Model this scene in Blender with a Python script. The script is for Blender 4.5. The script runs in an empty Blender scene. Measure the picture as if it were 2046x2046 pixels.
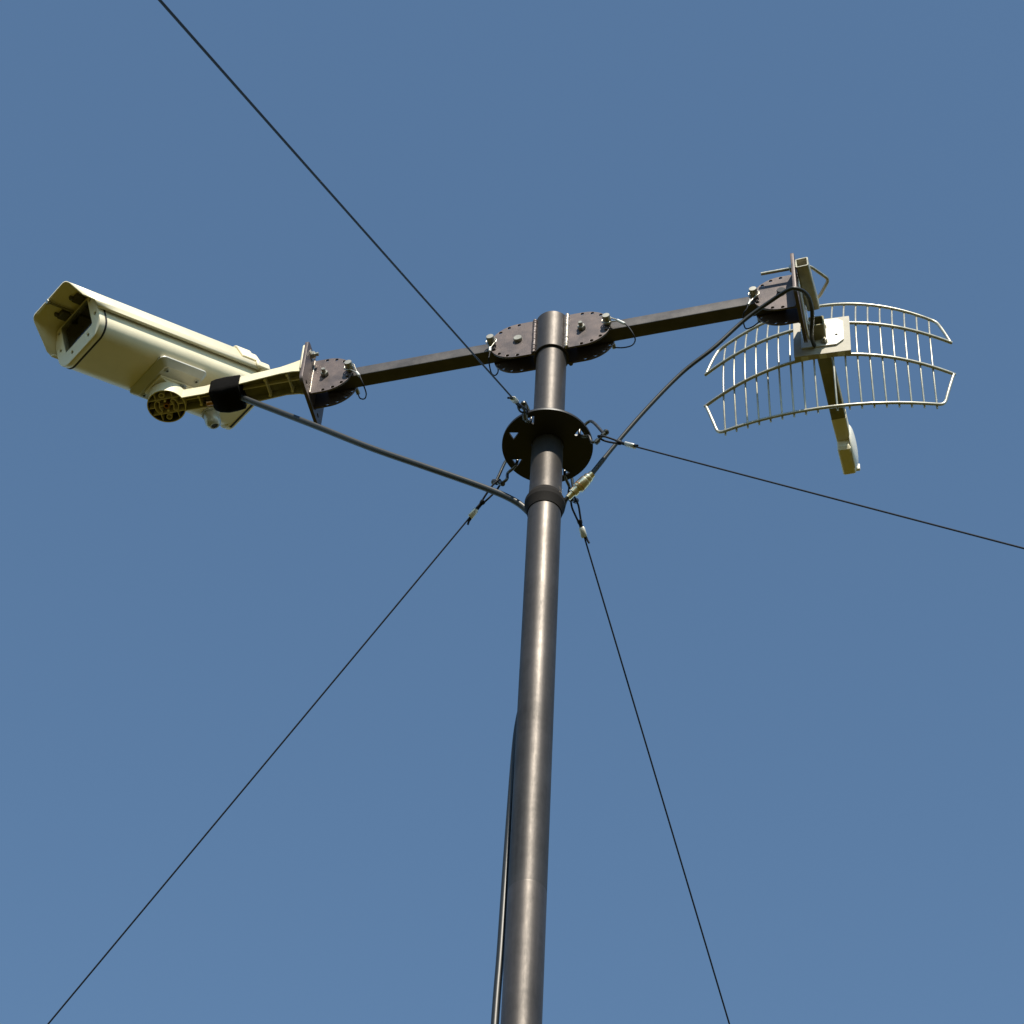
import bpy, bmesh, math, random
from mathutils import Vector, Matrix
random.seed(7)
PI = math.pi
def R(d): return math.radians(d)
S = bpy.context.scene
COL = S.collection

# ------------------------------------------------------------------ camera
TH, ROLL = 0.923480, 0.060847          # pitch above the horizon, slight roll
cd = bpy.data.cameras.new('camera')
cam = bpy.data.objects.new('camera', cd); COL.objects.link(cam)
fw = Vector((0, math.cos(TH), math.sin(TH)))
up0 = Vector((0, -math.sin(TH), math.cos(TH))); rt0 = Vector((1, 0, 0))
up = up0*math.cos(ROLL) - rt0*math.sin(ROLL)
rt = rt0*math.cos(ROLL) + up0*math.sin(ROLL)
M = Matrix((( rt.x, up.x, -fw.x, 0), (rt.y, up.y, -fw.y, 0), (rt.z, up.z, -fw.z, 1.6), (0, 0, 0, 1)))
cam.matrix_world = M
cd.sensor_width = 36.0; cd.sensor_fit = 'HORIZONTAL'; cd.lens = 36.0*5460/2046
cd.clip_start = 0.05; cd.clip_end = 5000
S.camera = cam

# ------------------------------------------------------------------ sky, sun, exposure
SUN_EL, SUN_AZ = R(45), R(6)           # the sun stands behind the photographer, a little to the right
world = bpy.data.worlds.new('World'); S.world = world; world.use_nodes = True
nt = world.node_tree; nt.nodes.clear()
sky = nt.nodes.new('ShaderNodeTexSky'); sky.sky_type = 'NISHITA'; sky.sun_disc = False
sky.sun_elevation = SUN_EL; sky.sun_rotation = PI - SUN_AZ
sky.altitude = 100; sky.air_density = 1.0; sky.dust_density = 0.0; sky.ozone_density = 2.0
bg = nt.nodes.new('ShaderNodeBackground'); bg.inputs['Strength'].default_value = 0.119
wo = nt.nodes.new('ShaderNodeOutputWorld')
wb = nt.nodes.new('ShaderNodeMix'); wb.data_type = 'RGBA'; wb.blend_type = 'MULTIPLY'; wb.inputs[0].default_value = 1.0   # white balance of the whole sky
wb.inputs[7].default_value = (0.90, 1.0, 0.955, 1)
nt.links.new(sky.outputs[0], wb.inputs[6]); nt.links.new(wb.outputs[2], bg.inputs[0]); nt.links.new(bg.outputs[0], wo.inputs[0])
sl = bpy.data.lights.new('sun', 'SUN'); sl.energy = 5.0; sl.angle = R(0.53); sl.color = (1.0, 0.93, 0.80)
sun = bpy.data.objects.new('sun', sl); COL.objects.link(sun)
sd = Vector((math.sin(SUN_AZ)*math.cos(SUN_EL), -math.cos(SUN_AZ)*math.cos(SUN_EL), math.sin(SUN_EL)))
sun.rotation_euler = sd.to_track_quat('Z', 'Y').to_euler()
S.view_settings.view_transform = 'Standard'; S.view_settings.look = 'None'
S.view_settings.exposure = 0.5; S.view_settings.gamma = 1.0; S.view_settings.use_curve_mapping = False

# ------------------------------------------------------------------ materials
def mat(name, base, rough=0.5, metal=0.0, var=0.0, scale=40.0, bump=0.0, bscale=300.0, spec=0.5, rvar=0.0, tint=None, stretch=(1, 1, 1), coat=0.0):
    m = bpy.data.materials.new(name); m.use_nodes = True
    n = m.node_tree.nodes; l = m.node_tree.links; b = n['Principled BSDF']
    b.inputs['Roughness'].default_value = rough; b.inputs['Metallic'].default_value = metal
    b.inputs['Specular IOR Level'].default_value = spec
    b.inputs['Base Color'].default_value = (*base, 1)
    b.inputs['Coat Weight'].default_value = coat
    tc = n.new('ShaderNodeTexCoord'); mp = n.new('ShaderNodeMapping'); mp.inputs['Scale'].default_value = stretch
    l.new(tc.outputs['Object'], mp.inputs['Vector'])
    if var > 0 or rvar > 0:
        t = n.new('ShaderNodeTexNoise'); t.inputs['Scale'].default_value = scale; t.inputs['Detail'].default_value = 6
        t.inputs['Roughness'].default_value = 0.65
        l.new(mp.outputs[0], t.inputs['Vector'])
        if var > 0:
            r = n.new('ShaderNodeValToRGB'); e = r.color_ramp.elements
            e[0].position = 0.3; e[1].position = 0.7
            lo = tuple(c*(1-var) for c in base); hi = tint if tint else tuple(min(1, c*(1+var)) for c in base)
            e[0].color = (*lo, 1); e[1].color = (*hi, 1)
            l.new(t.outputs['Fac'], r.inputs[0]); l.new(r.outputs[0], b.inputs['Base Color'])
        if rvar > 0:
            q = n.new('ShaderNodeMapRange'); q.inputs['From Min'].default_value = 0.3; q.inputs['From Max'].default_value = 0.7
            q.inputs['To Min'].default_value = rough-rvar; q.inputs['To Max'].default_value = rough+rvar
            l.new(t.outputs['Fac'], q.inputs[0]); l.new(q.outputs[0], b.inputs['Roughness'])
    if bump > 0:
        t2 = n.new('ShaderNodeTexNoise'); t2.inputs['Scale'].default_value = bscale; t2.inputs['Detail'].default_value = 3
        bp = n.new('ShaderNodeBump'); bp.inputs['Strength'].default_value = bump; bp.inputs['Distance'].default_value = 0.001
        l.new(mp.outputs[0], t2.inputs['Vector']); l.new(t2.outputs['Fac'], bp.inputs['Height']); l.new(bp.outputs[0], b.inputs['Normal'])
    return m
MT = dict(
    pole=None,
    plate=mat('oxide_steel_plate', (0.088, 0.070, 0.068), 0.48, 0.25, 0.30, 38, 0.12, 500, rvar=0.08, tint=(0.118, 0.086, 0.078)),
    dark=mat('black_painted_steel', (0.009, 0.008, 0.008), 0.45, 0.0, 0.3, 60, 0.08, 400),
    arm=mat('dark_steel_tube', (0.062, 0.055, 0.052), 0.45, 0.3, 0.25, 35, 0.08, 400, rvar=0.06),
    weld=mat('bright_weld_bead', (0.34, 0.30, 0.26), 0.42, 0.6, 0.35, 260, 0.3, 600),
    rubber=mat('black_rubber', (0.010, 0.008, 0.007), 0.8, 0.0, 0.25, 70, 0.2, 500, spec=0.15),
    shackle=mat('dark_shackle_steel', (0.10, 0.095, 0.085), 0.30, 0.9, 0.3, 120, 0.1, 400),
    cable=mat('black_cable_jacket', (0.010, 0.011, 0.010), 0.45, 0.0, 0.2, 80, 0.05, 300),
    wire=mat('coated_steel_wire', (0.006, 0.007, 0.011), 0.6, 0.0, 0.3, 200, 0.2, 900, spec=0.25),
    zinc=mat('zinc_plated_steel', (0.40, 0.38, 0.32), 0.36, 0.85, 0.2, 90, 0.06, 500, rvar=0.08),
    pin=mat('dull_plated_pin', (0.30, 0.29, 0.25), 0.42, 0.7, 0.2, 90, 0.06, 500),
    tubez=mat('weathered_galvanised_tube', (0.40, 0.38, 0.30), 0.40, 0.4, 0.2, 110, 0.06, 500, rvar=0.08),
    galv=mat('galvanised_steel', (0.60, 0.59, 0.55), 0.42, 0.45, 0.14, 130, 0.06, 500, rvar=0.08),
    rod=mat('zinc_coated_grid_rod', (0.40, 0.385, 0.32), 0.36, 0.5, 0.14, 60, 0.05, 500, rvar=0.06),
    padgrey=mat('pale_grey_cast_pad', (0.52, 0.51, 0.46), 0.42, 0.15, 0.06, 60, 0.06, 500),
    pad_shade=mat('shaded_pad_recess', (0.075, 0.072, 0.040), 0.7, 0.0, 0.2, 80), arm_shade=mat('shaded_arm_recess', (0.30, 0.28, 0.15), 0.7, 0.0, 0.2, 80),  # near-black and olive tones paint the shade inside the cream bracket's recesses
    clip=mat('dark_visor_clip', (0.075, 0.066, 0.036), 0.6),
    plate_grey=mat('beige_coated_plate', (0.36, 0.33, 0.26), 0.5, 0.0, 0.1, 60, 0.05, 500),
    nickel=mat('nickel_connector', (0.66, 0.58, 0.42), 0.28, 0.95, 0.15, 120, 0.05, 500),
    cream=mat('cream_powder_coat', (0.76, 0.69, 0.50), 0.40, 0.0, 0.06, 14, 0.05, 900, rvar=0.04),
    creamd=mat('cream_cast_plastic', (0.72, 0.65, 0.46), 0.5, 0.0, 0.06, 60, 0.08, 500),
    inner=mat('unpainted_cast_inside', (0.20, 0.18, 0.09), 0.7, 0.0, 0.2, 60, 0.1, 300),
    grey=mat('grey_cast_adapter', (0.42, 0.43, 0.40), 0.35, 0.35, 0.08, 60, 0.06, 500),
    white=mat('white_plastic', (0.78, 0.76, 0.68), 0.35, 0.0, 0.03, 40),
    screw=mat('blackened_screw', (0.03, 0.03, 0.03), 0.4, 0.5),
    gasket=mat('black_gasket', (0.012, 0.011, 0.010), 0.7),
    dark_inside=mat('dark_housing_interior', (0.03, 0.03, 0.03), 0.6),
    lens=mat('lens_barrel', (0.02, 0.02, 0.022), 0.25, 0.0, coat=0.5),
    brass=mat('brass_insert', (0.42, 0.20, 0.07), 0.4, 0.8),
    velcro=mat('black_hook_and_loop', (0.0045, 0.004, 0.004), 0.95, 0.0, 0.4, 220, 0.9, 900, spec=0.08),
    grass=mat('grass_ground', (0.046, 0.038, 0.0015), 0.9, 0.0, 0.35, 1.5, 0.0, spec=0.1),
)
def tube_mat():
    """oxidised steel tube: mottled sheen, drawing lines along the tube, dull stains and fine scratches"""
    m = mat('oxide_steel_tube', (0.06, 0.054, 0.050), 0.47, 0.70)
    n = m.node_tree.nodes; l = m.node_tree.links; b = n['Principled BSDF']; tc = n.new('ShaderNodeTexCoord')
    def noise(sc, stretch, det=5, ro=0.6):
        mp = n.new('ShaderNodeMapping'); mp.inputs['Scale'].default_value = stretch; t = n.new('ShaderNodeTexNoise')
        t.inputs['Scale'].default_value = sc; t.inputs['Detail'].default_value = det; t.inputs['Roughness'].default_value = ro
        l.new(tc.outputs['Object'], mp.inputs[0]); l.new(mp.outputs[0], t.inputs['Vector']); return t
    blot = noise(22, (1, 1, 0.5)); streak = noise(120, (1, 1, 0.02), 3); fine = noise(260, (1, 1, 0.35), 4); ring = noise(60, (0.12, 0.12, 1), 3)
    def mad(a, w, c):
        q = n.new('ShaderNodeMath'); q.operation = 'MULTIPLY_ADD'; q.inputs[1].default_value = w; l.new(a, q.inputs[0])
        if isinstance(c, float): q.inputs[2].default_value = c
        else: l.new(c, q.inputs[2])
        return q.outputs[0]
    f = mad(blot.outputs['Fac'], 0.55, mad(streak.outputs['Fac'], 0.25, mad(fine.outputs['Fac'], 0.20, mad(ring.outputs['Fac'], 0.12, -0.06))))
    r = n.new('ShaderNodeValToRGB'); e = r.color_ramp.elements
    e[0].position = 0.36; e[0].color = (0.038, 0.034, 0.031, 1); e[1].position = 0.64; e[1].color = (0.086, 0.075, 0.067, 1)
    l.new(f, r.inputs[0]); l.new(r.outputs[0], b.inputs['Base Color'])
    q = n.new('ShaderNodeMapRange'); q.inputs['From Min'].default_value = 0.35; q.inputs['From Max'].default_value = 0.65; q.inputs['To Min'].default_value = 0.53; q.inputs['To Max'].default_value = 0.44
    l.new(f, q.inputs[0]); l.new(q.outputs[0], b.inputs['Roughness'])
    bp = n.new('ShaderNodeBump'); bp.inputs['Strength'].default_value = 0.16; bp.inputs['Distance'].default_value = 0.0008
    l.new(mad(fine.outputs['Fac'], 0.6, mad(streak.outputs['Fac'], 0.4, 0.0)), bp.inputs['Height']); l.new(bp.outputs[0], b.inputs['Normal'])
    return m
MT['pole'] = tube_mat()
def glass_mat():
    m = bpy.data.materials.new('window_glass'); m.use_nodes = True
    n = m.node_tree.nodes; l = m.node_tree.links; n.clear()
    o = n.new('ShaderNodeOutputMaterial'); mx = n.new('ShaderNodeMixShader'); t = n.new('ShaderNodeBsdfTransparent'); g = n.new('ShaderNodeBsdfGlossy')
    f = n.new('ShaderNodeFresnel'); f.inputs[0].default_value = 1.5
    t.inputs[0].default_value = (0.75, 0.78, 0.78, 1); g.inputs['Roughness'].default_value = 0.03
    l.new(f.outputs[0], mx.inputs[0]); l.new(t.outputs[0], mx.inputs[1]); l.new(g.outputs[0], mx.inputs[2]); l.new(mx.outputs[0], o.inputs[0])
    return m
MT['glass'] = glass_mat()

# ------------------------------------------------------------------ mesh helpers
class MB:
    def __init__(s): s.v = []; s.f = []
    def add(s, vs, fs):
        k = len(s.v); s.v += [tuple(p) for p in vs]; s.f += [tuple(i+k for i in f) for f in fs]; return s
    def box(s, x0, x1, y0, y1, z0, z1):
        vs = [(x, y, z) for z in (z0, z1) for y in (y0, y1) for x in (x0, x1)]
        return s.add(vs, [(0, 2, 3, 1), (4, 5, 7, 6), (0, 1, 5, 4), (2, 6, 7, 3), (0, 4, 6, 2), (1, 3, 7, 5)])
    def loft(s, rings, caps=True, closed=True):
        n = len(rings[0]); vs = [p for r in rings for p in r]; fs = []
        for i in range(len(rings)-1):
            for j in range(n if closed else n-1):
                a = i*n+j; b = i*n+(j+1) % n; fs.append((a, b, b+n, a+n))
        if caps: fs.append(tuple(range(n))[::-1]); fs.append(tuple(range((len(rings)-1)*n, len(rings)*n)))
        return s.add(vs, fs)
    def lathe(s, p, d, prof, n=24, caps=True):
        """prof: list of (radius, distance along d from p)"""
        p = Vector(p); d = Vector(d).normalized(); u = d.orthogonal().normalized(); w = d.cross(u)
        rings = [[p + d*h + (u*math.cos(2*PI*k/n) + w*math.sin(2*PI*k/n))*r for k in range(n)] for r, h in prof]
        return s.loft(rings, caps)
    def cyl(s, a, b, r, n=20, r2=None):
        a = Vector(a); b = Vector(b); return s.lathe(a, b-a, [(r, 0), (r if r2 is None else r2, (b-a).length)], n)
    def sweep(s, pts, r, n=10, closed=False, rf=None):
        pts = [Vector(p) for p in pts]; N = len(pts); rings = []; u = None
        for i in range(N):
            if closed: t = (pts[(i+1) % N]-pts[i-1])
            else: t = pts[min(i+1, N-1)]-pts[max(i-1, 0)]
            t.normalize()
            if u is None: u = t.orthogonal().normalized()
            else:
                u = u - t*u.dot(t)
                u = u.normalized() if u.length > 1e-6 else t.orthogonal().normalized()
            w = t.cross(u); rr = r if rf is None else rf(i/(N-1))
            rings.append([pts[i] + (u*math.cos(2*PI*k/n)+w*math.sin(2*PI*k/n))*rr for k in range(n)])
        if closed: rings.append(rings[0])
        return s.loft(rings, caps=not closed)
    def wall(s, path, th, z0, z1, closed=True):
        """thin upright wall along a plan path of (x, y)"""
        N = len(path); A = []; B = []
        for i in range(N):
            if closed: a = Vector(path[i-1]); c = Vector(path[(i+1) % N])
            else: a = Vector(path[max(i-1, 0)]); c = Vector(path[min(i+1, N-1)])
            t = (c-a).normalized(); q = Vector((-t.y, t.x))*th/2; p = Vector(path[i]); A.append(p+q); B.append(p-q)
        rings = [[(a.x, a.y, z0), (a.x, a.y, z1), (b.x, b.y, z1), (b.x, b.y, z0)] for a, b in zip(A, B)]
        if closed: rings.append(rings[0])
        return s.loft(rings, caps=not closed)
    def build(s, name, m, parent=None, sharp=35, bevel=0.0, seg=2, off=None, solid=0.0):
        me = bpy.data.meshes.new(name)
        o3 = Vector(off) if off is not None else (Vector(BASE.get(root_of(parent), (0, 0, 0))) if parent else Vector((0, 0, 0)))
        me.from_pydata([tuple(Vector(p)-o3) for p in s.v], [], s.f)
        return finish(me, name, m, parent, sharp, bevel, seg, solid)
BASE = {}
def root_of(o):
    while o.parent: o = o.parent
    return o.name
def finish(me, name, m, parent, sharp=35, bevel=0.0, seg=2, solid=0.0):
    bm = bmesh.new(); bm.from_mesh(me); bmesh.ops.remove_doubles(bm, verts=bm.verts, dist=1e-6)
    bmesh.ops.recalc_face_normals(bm, faces=bm.faces); bm.to_mesh(me); bm.free()
    for p in me.polygons: p.use_smooth = True
    me.set_sharp_from_angle(angle=R(sharp))
    me.materials.append(MT[m] if isinstance(m, str) else m)
    o = bpy.data.objects.new(name, me); COL.objects.link(o); o.parent = parent
    if solid: md = o.modifiers.new('solid', 'SOLIDIFY'); md.thickness = solid; md.offset = -1; md.use_even_offset = True
    if bevel: md = o.modifiers.new('bevel', 'BEVEL'); md.width = bevel; md.segments = seg; md.limit_method = 'ANGLE'; md.angle_limit = R(40)
    return o
def holed(outline, holes, thick, frame, name, m, parent, bevel=0.0004):
    """flat plate with real holes; frame = (origin, u, v) places the plan (u, v), thickness along u x v"""
    cu = bpy.data.curves.new('c', 'CURVE'); cu.dimensions = '2D'; cu.fill_mode = 'BOTH'
    cu.extrude = max(thick/2-bevel, 1e-5); cu.bevel_depth = bevel; cu.bevel_resolution = 1; cu.offset = -bevel
    for loop in [outline]+holes:
        sp = cu.splines.new('POLY'); sp.points.add(len(loop)-1); sp.use_cyclic_u = True
        for i, q in enumerate(loop): sp.points[i].co = (q[0], q[1], 0, 1)
    co = bpy.data.objects.new('c', cu); COL.objects.link(co)
    bpy.context.view_layer.update()
    me = bpy.data.meshes.new_from_object(co.evaluated_get(bpy.context.evaluated_depsgraph_get()))
    bpy.data.objects.remove(co); bpy.data.curves.remove(cu)
    o, u, v = (Vector(q) for q in frame); w = u.cross(v)
    b = Vector(BASE.get(root_of(parent), (0, 0, 0))) if parent else Vector((0, 0, 0))
    for q in me.vertices: q.co = o + u*q.co.x + v*q.co.y + w*q.co.z - b
    me.materials.clear(); me.name = name
    ob_ = finish(me, name, m, parent, 35); wl = w.normalized()
    for p in ob_.data.polygons:
        if abs(p.normal.dot(wl)) > 0.999: p.use_smooth = False
    return ob_
def circ(cx, cy, r, n=16, a0=0.0): return [(cx+r*math.cos(a0+2*PI*k/n), cy+r*math.sin(a0+2*PI*k/n)) for k in range(n)]
def rrect(x0, x1, y0, y1, r, n=6):
    out = []
    for cx, cy, a in ((x1-r, y1-r, 0), (x0+r, y1-r, 90), (x0+r, y0+r, 180), (x1-r, y0+r, 270)):
        out += [(cx+r*math.cos(R(a+90*k/n)), cy+r*math.sin(R(a+90*k/n))) for k in range(n+1)]
    return out
def fillet(pts, rad, n=6, closed=False):
    out = []; N = len(pts)
    for i, p in enumerate(pts):
        r = rad[i] if isinstance(rad, (list, tuple)) else rad
        if (not closed and i in (0, N-1)) or r == 0: out.append(Vector(p)); continue
        p = Vector(p); a = (Vector(pts[i-1])-p); b = (Vector(pts[(i+1) % N])-p)
        rr = min(r, a.length*0.49, b.length*0.49)
        A = p+a.normalized()*rr; B = p+b.normalized()*rr
        for k in range(n+1):
            t = k/n; out.append(A*(1-t)**2 + p*2*t*(1-t) + B*t*t)
    return out
def spline(pts, k=8):
    pts = [Vector(p) for p in pts]; P = [pts[0]*2-pts[1]]+pts+[pts[-1]*2-pts[-2]]; out = []
    for i in range(1, len(P)-2):
        a, b, c, d = P[i-1:i+3]
        for j in range(k):
            t = j/k; out.append(0.5*((2*b)+(c-a)*t+(2*a-5*b+4*c-d)*t*t+(3*b-a-3*c+d)*t**3))
    return out+[pts[-1]]
def tag(o, label, cat, group=None):
    o['label'] = label; o['category'] = cat
    if group: o['group'] = group
    return o
# the arm frame: x along the cross arm, y away from the photographer, z = height above the ground
PX, PY, PSI = 0.0494, 2.5074, R(16.3)
FR = Matrix.Translation((PX, PY, 0)) @ Matrix.Rotation(-PSI, 4, 'Z')
Z0 = 5.3895
def thing(name, label, cat, base, group=None):
    """an Empty at the thing's base; parts are given in the arm frame"""
    o = bpy.data.objects.new(name, None); COL.objects.link(o); o.empty_display_size = 0.05
    o.matrix_world = FR @ Matrix.Translation(base); BASE[o.name] = base
    return tag(o, label, cat, group)
def frame_thing(name, label, cat, mw, group=None):
    o = bpy.data.objects.new(name, None); COL.objects.link(o); o.empty_display_size = 0.05
    o.matrix_world = mw; BASE[o.name] = (0, 0, 0)
    return tag(o, label, cat, group)
def hexnut(mb, p, d, af, h, bore=None):
    mb.lathe(p, d, [(af*0.52, 0), (af*0.577, h*0.12), (af*0.577, h*0.85), (af*0.5, h)], 6); return mb

# ------------------------------------------------------------------ ground
g = MB(); n = 48
g.add([(0, 0, 0)]+[(1500*math.cos(2*PI*k/n), 1500*math.sin(2*PI*k/n), 0) for k in range(n)], [(0, 1+k, 1+(k+1) % n) for k in range(n)])
gr = g.build('ground', 'grass'); gr['kind'] = 'structure'

# ------------------------------------------------------------------ mast
mast = thing('mast', 'tall dark steel tube mast topped by a sleeve with perforated hinge plates', 'mast', (0, 0, 0))
MB().lathe((0, 0, 0.012), (0, 0, 1), [(0.0254, 0), (0.0254, 4.105-0.012), (0.02528, 4.1055-0.012), (0.02528, 4.1085-0.012), (0.0254, 4.109-0.012), (0.0254, 4.935)], 48).build('lower_tube', 'pole', mast, 25)
MB().lathe((0, 0, 4.93), (0, 0, 1), [(0.0256, 0), (0.0256, 0.040), (0.0252, 0.0425), (0.0252, 0.0575), (0.0250, 0.0585), (0.0250, 0.505)], 48).build('upper_tube', 'pole', mast, 25)
MB().lathe((0, 0, 4.917), (0, 0, 1), [(0.0258, 0.0), (0.0266, 0.0), (0.0308, 0.0165), (0.0312, 0.0175), (0.0312, 0.0270), (0.0306, 0.0285), (0.0262, 0.0400), (0.0257, 0.0400)], 48).build('collar', 'rubber', mast, 14)
ZD = 5.092
tri = lambda cx, cy, s, a: [(cx+s*math.cos(a+2*PI*k/3), cy+s*math.sin(a+2*PI*k/3)) for k in range(3)]
GUY = [(-103.9, -86.7), (160.8, 159.0), (74.4, 78.1), (-15.0, -13.6)]     # hole angle, wire angle in the arm frame
holes = [[tuple(p) for p in fillet([Vector(q) for q in tri(0.0570*math.cos(R(a)), 0.0570*math.sin(R(a)), 0.0098, R(a)+PI)], 0.0016, 3, True)] for a, _ in GUY]
holes += [[(-0.0533, -0.0392), (-0.0376, -0.0358), (-0.0490, -0.0238)]]
holed(circ(0, 0, 0.0718, 72), holes+[circ(0, 0, 0.0252, 40)], 0.005, ((0, 0, ZD+0.0025), (1, 0, 0), (0, 1, 0)), 'guy_plate', 'dark', mast)
holed(rrect(-0.12, 0.12, -0.12, 0.12, 0.02), [circ(sx*0.095, sy*0.095, 0.007) for sx in (-1, 1) for sy in (-1, 1)], 0.012, ((0, 0, 0.008), (1, 0, 0), (0, 1, 0)), 'base_plate', 'dark', mast)

# ------------------------------------------------------------------ mast head with hinge cheeks
def dplate(xc, xin, r, side, holes_skip=()):
    """plan in (x, z - Z0): straight back edge at xin, half round end about xc; side = +1 opens to +x"""
    out = [(xin, -r)] + [(xc+side*r*math.cos(R(a)), r*math.sin(R(a))) for a in range(-90, 91, 6)] + [(xin, r)]
    hs = [circ(xc+side*(r-0.0046)*math.cos(R(a)), (r-0.0046)*math.sin(R(a)), 0.0031, 12) for a in (-90, -67.5, -45, -22.5, 0, 22.5, 45, 67.5, 90)]
    return out, hs
def cheeks(parent, xc, xin, r, side, m='plate'):
    out, hs = dplate(xc, xin, r, side)
    for y in (-0.0148, 0.0148):
        holed(out, hs, 0.0034, ((0, y, Z0), (1, 0, 0), (0, 0, 1)), 'hinge_plate', m, parent)
def bolt(parent, x, y, z, proud=0.010, dirn=-1, nut=True, m='pin', name='pivot_bolt'):
    b = MB()
    if nut:
        hexnut(b, (x, y, z), (0, dirn, 0), 0.0125, 0.0065); b.lathe((x, y, z), (0, dirn, 0), [(0.0038, 0.006), (0.0038, proud), (0.0030, proud+0.001)], 14)
    else:
        b.lathe((x, y, z), (0, dirn, 0), [(0.0074, 0), (0.0074, 0.0045), (0.0066, 0.0058)], 20)
    return b.build(name, m, parent, 30)
def bead(parent, a, b, r, m, n=22, name='weld_bead', push=(0, 0, 0)):
    a = Vector(a); b = Vector(b); mb = MB(); pts = []; rnd = random.Random(int(abs(a.x)*1e4)+3)
    N = n*4
    pts = [a+(b-a)*(i/N)+Vector((rnd.uniform(-1, 1)*r*0.12, rnd.uniform(-1, 1)*r*0.12, 0)) for i in range(N+1)]
    mb.sweep(pts, r, 8, rf=lambda t: r*(0.78+0.22*abs(math.sin(t*n*PI))+rnd.uniform(-0.06, 0.06)))
    return mb.build(name, m, parent, 60)
head = MB().lathe((0, 0, Z0-0.0490), (0, 0, 1), [(0.0256, 0), (0.0285, 0), (0.0292, 0.0008), (0.0292, 0.1000), (0.0280, 0.1016), (0.0256, 0.1016), (0.0256, 0)], 48, caps=False).build('head_sleeve', 'pole', mast, 30)
MB().lathe((0, 0, Z0+0.0495), (0, 0, 1), [(0.0255, 0), (0.0255, 0.002)], 40).build('cap', 'plate', head)
for s in (-1, 1): cheeks(head, s*0.054, s*0.0215, 0.049, s)
for s, m in ((-1, 'plate'), (1, 'weld')):
    for y in (-0.0175, 0.0175):
        bead(head, (s*(0.0262 if m == 'plate' else 0.0290), y, Z0-0.0485), (s*(0.0262 if m == 'plate' else 0.0290), y, Z0+0.0485), 0.0040, m if y < 0 else 'plate', 16)
bolt(head, -0.054, -0.0165, Z0, nut=False); bolt(head, 0.054, -0.0165, Z0, 0.0125)
bolt(head, -0.054, 0.0165, Z0, 0.0125, 1); bolt(head, 0.054, 0.0165, Z0, dirn=1, nut=False)

# ------------------------------------------------------------------ the two cross arms
def cross_arm(s, label):
    t = thing('cross_arm', label, 'arm', (s*0.22, 0, Z0-0.0125), 'arms hinged to the mast head')
    rr = rrect(-0.0125, 0.0125, -0.0125, 0.0125, 0.0018, 4)
    MB().loft([[(x, y, Z0+z) for y, z in rr] for x in ((s*0.040, s*0.390))]).build('square_tube', 'arm', t, 30)
    cheeks(t, s*0.388, s*0.4112, 0.0482, -s)
    e0, e1 = s*0.4110, s*0.4168
    ho = [circ(sy*0.034, sz*0.041, 0.0042, 14) for sy in (-1, 1) for sz in (-1, 1)]
    holed(rrect(-0.055, 0.055, -0.0585, 0.0585, 0.010), ho, 0.0058, (((e0+e1)/2, 0, Z0), (0, 1, 0), (0, 0, 1)), 'end_plate', 'plate', t)
    for y in (-0.0172, 0.0172):
        bead(t, (s*0.4098, y, Z0-0.047), (s*0.4098, y, Z0+0.047), 0.0017, 'weld' if (s < 0 and y < 0) else 'plate', 14)
    bolt(t, s*0.388, -0.0165, Z0, 0.0125, m='pin') if s < 0 else bolt(t, s*0.388, -0.0165, Z0, nut=False, m='screw')
    bolt(t, s*0.388, 0.0165, Z0, dirn=1, nut=False)
    return t
armL = cross_arm(-1, 'dark square steel arm between the mast head and the cream camera bracket')
armR = cross_arm(1, 'dark square steel arm between the mast head and the grid antenna')

# ------------------------------------------------------------------ pull-out locking pins with wire lanyards
def locking_pin(x, label, loopdir, sleeve, lan, z=Z0):
    t = thing('locking_pin', label, 'pin', (x, 0, z-0.007), 'locking pins through the hinge plates')
    MB().lathe((x, 0.024, z), (0, -1, 0), [(0.0030, -0.009), (0.0036, -0.008), (0.0036, -0.002), (0.0029, 0.0), (0.0029, 0.0415), (0.0068, 0.0417), (0.0068, 0.0565), (0.0060, 0.058)], 20).build('pin', 'pin', t, 30)
    d = Vector((math.cos(loopdir), 0, math.sin(loopdir))); q = Vector((-d.z, 0, d.x)); c = Vector((x, -0.0235, z)); pts = []
    for k in range(25):
        a = R(38)+(2*PI-R(76))*k/24; pts.append(c + d*0.0088*math.cos(a) + q*0.0088*math.sin(a))
    sv = Vector(sleeve[0]); se = Vector(sleeve[1]); sdv = (se-sv).normalized()
    pts = [sv+q*0.0010] + pts + [sv-q*0.0010]
    MB().sweep(spline(pts, 3), 0.00115, 8).build('wire_loop', 'zinc', t, 60)
    MB().lathe(sv-sdv*0.001, sdv, [(0.0017, 0), (0.0024, 0.0008), (0.0024, (se-sv).length), (0.0017, (se-sv).length+0.0008)], 12).build('crimp_sleeve', 'galv', t)
    MB().sweep(spline([se]+[Vector(p) for p in lan], 8), 0.00115, 8).build('lanyard', 'wire', t, 60)
    return t
locking_pin(-0.0984, 'locking pin with a steel wire ring through the hinge between mast head and camera arm', R(-92), ((-0.0995, -0.0230, Z0-0.018), (-0.1000, -0.0215, Z0-0.0275)),
            [(-0.1012, -0.0195, 5.351), (-0.1025, -0.017, 5.346), (-0.1040, 0.005, 5.3420), (-0.1022, 0.021, 5.3535), (-0.0975, 0.0225, 5.362), (-0.0990, 0.0290, 5.3850)])
locking_pin(0.0984, 'locking pin whose wire lanyard loops far out along the antenna arm at the mast head', R(-8), ((0.1165, -0.0255, 5.3805), (0.1290, -0.0250, 5.3665)),
            [(0.1355, -0.0235, 5.3550), (0.1417, -0.018, 5.3410), (0.1424, -0.008, 5.3380), (0.1328, 0.010, 5.3527), (0.1162, 0.020, 5.3663), (0.1000, 0.0290, 5.3850)])
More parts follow.
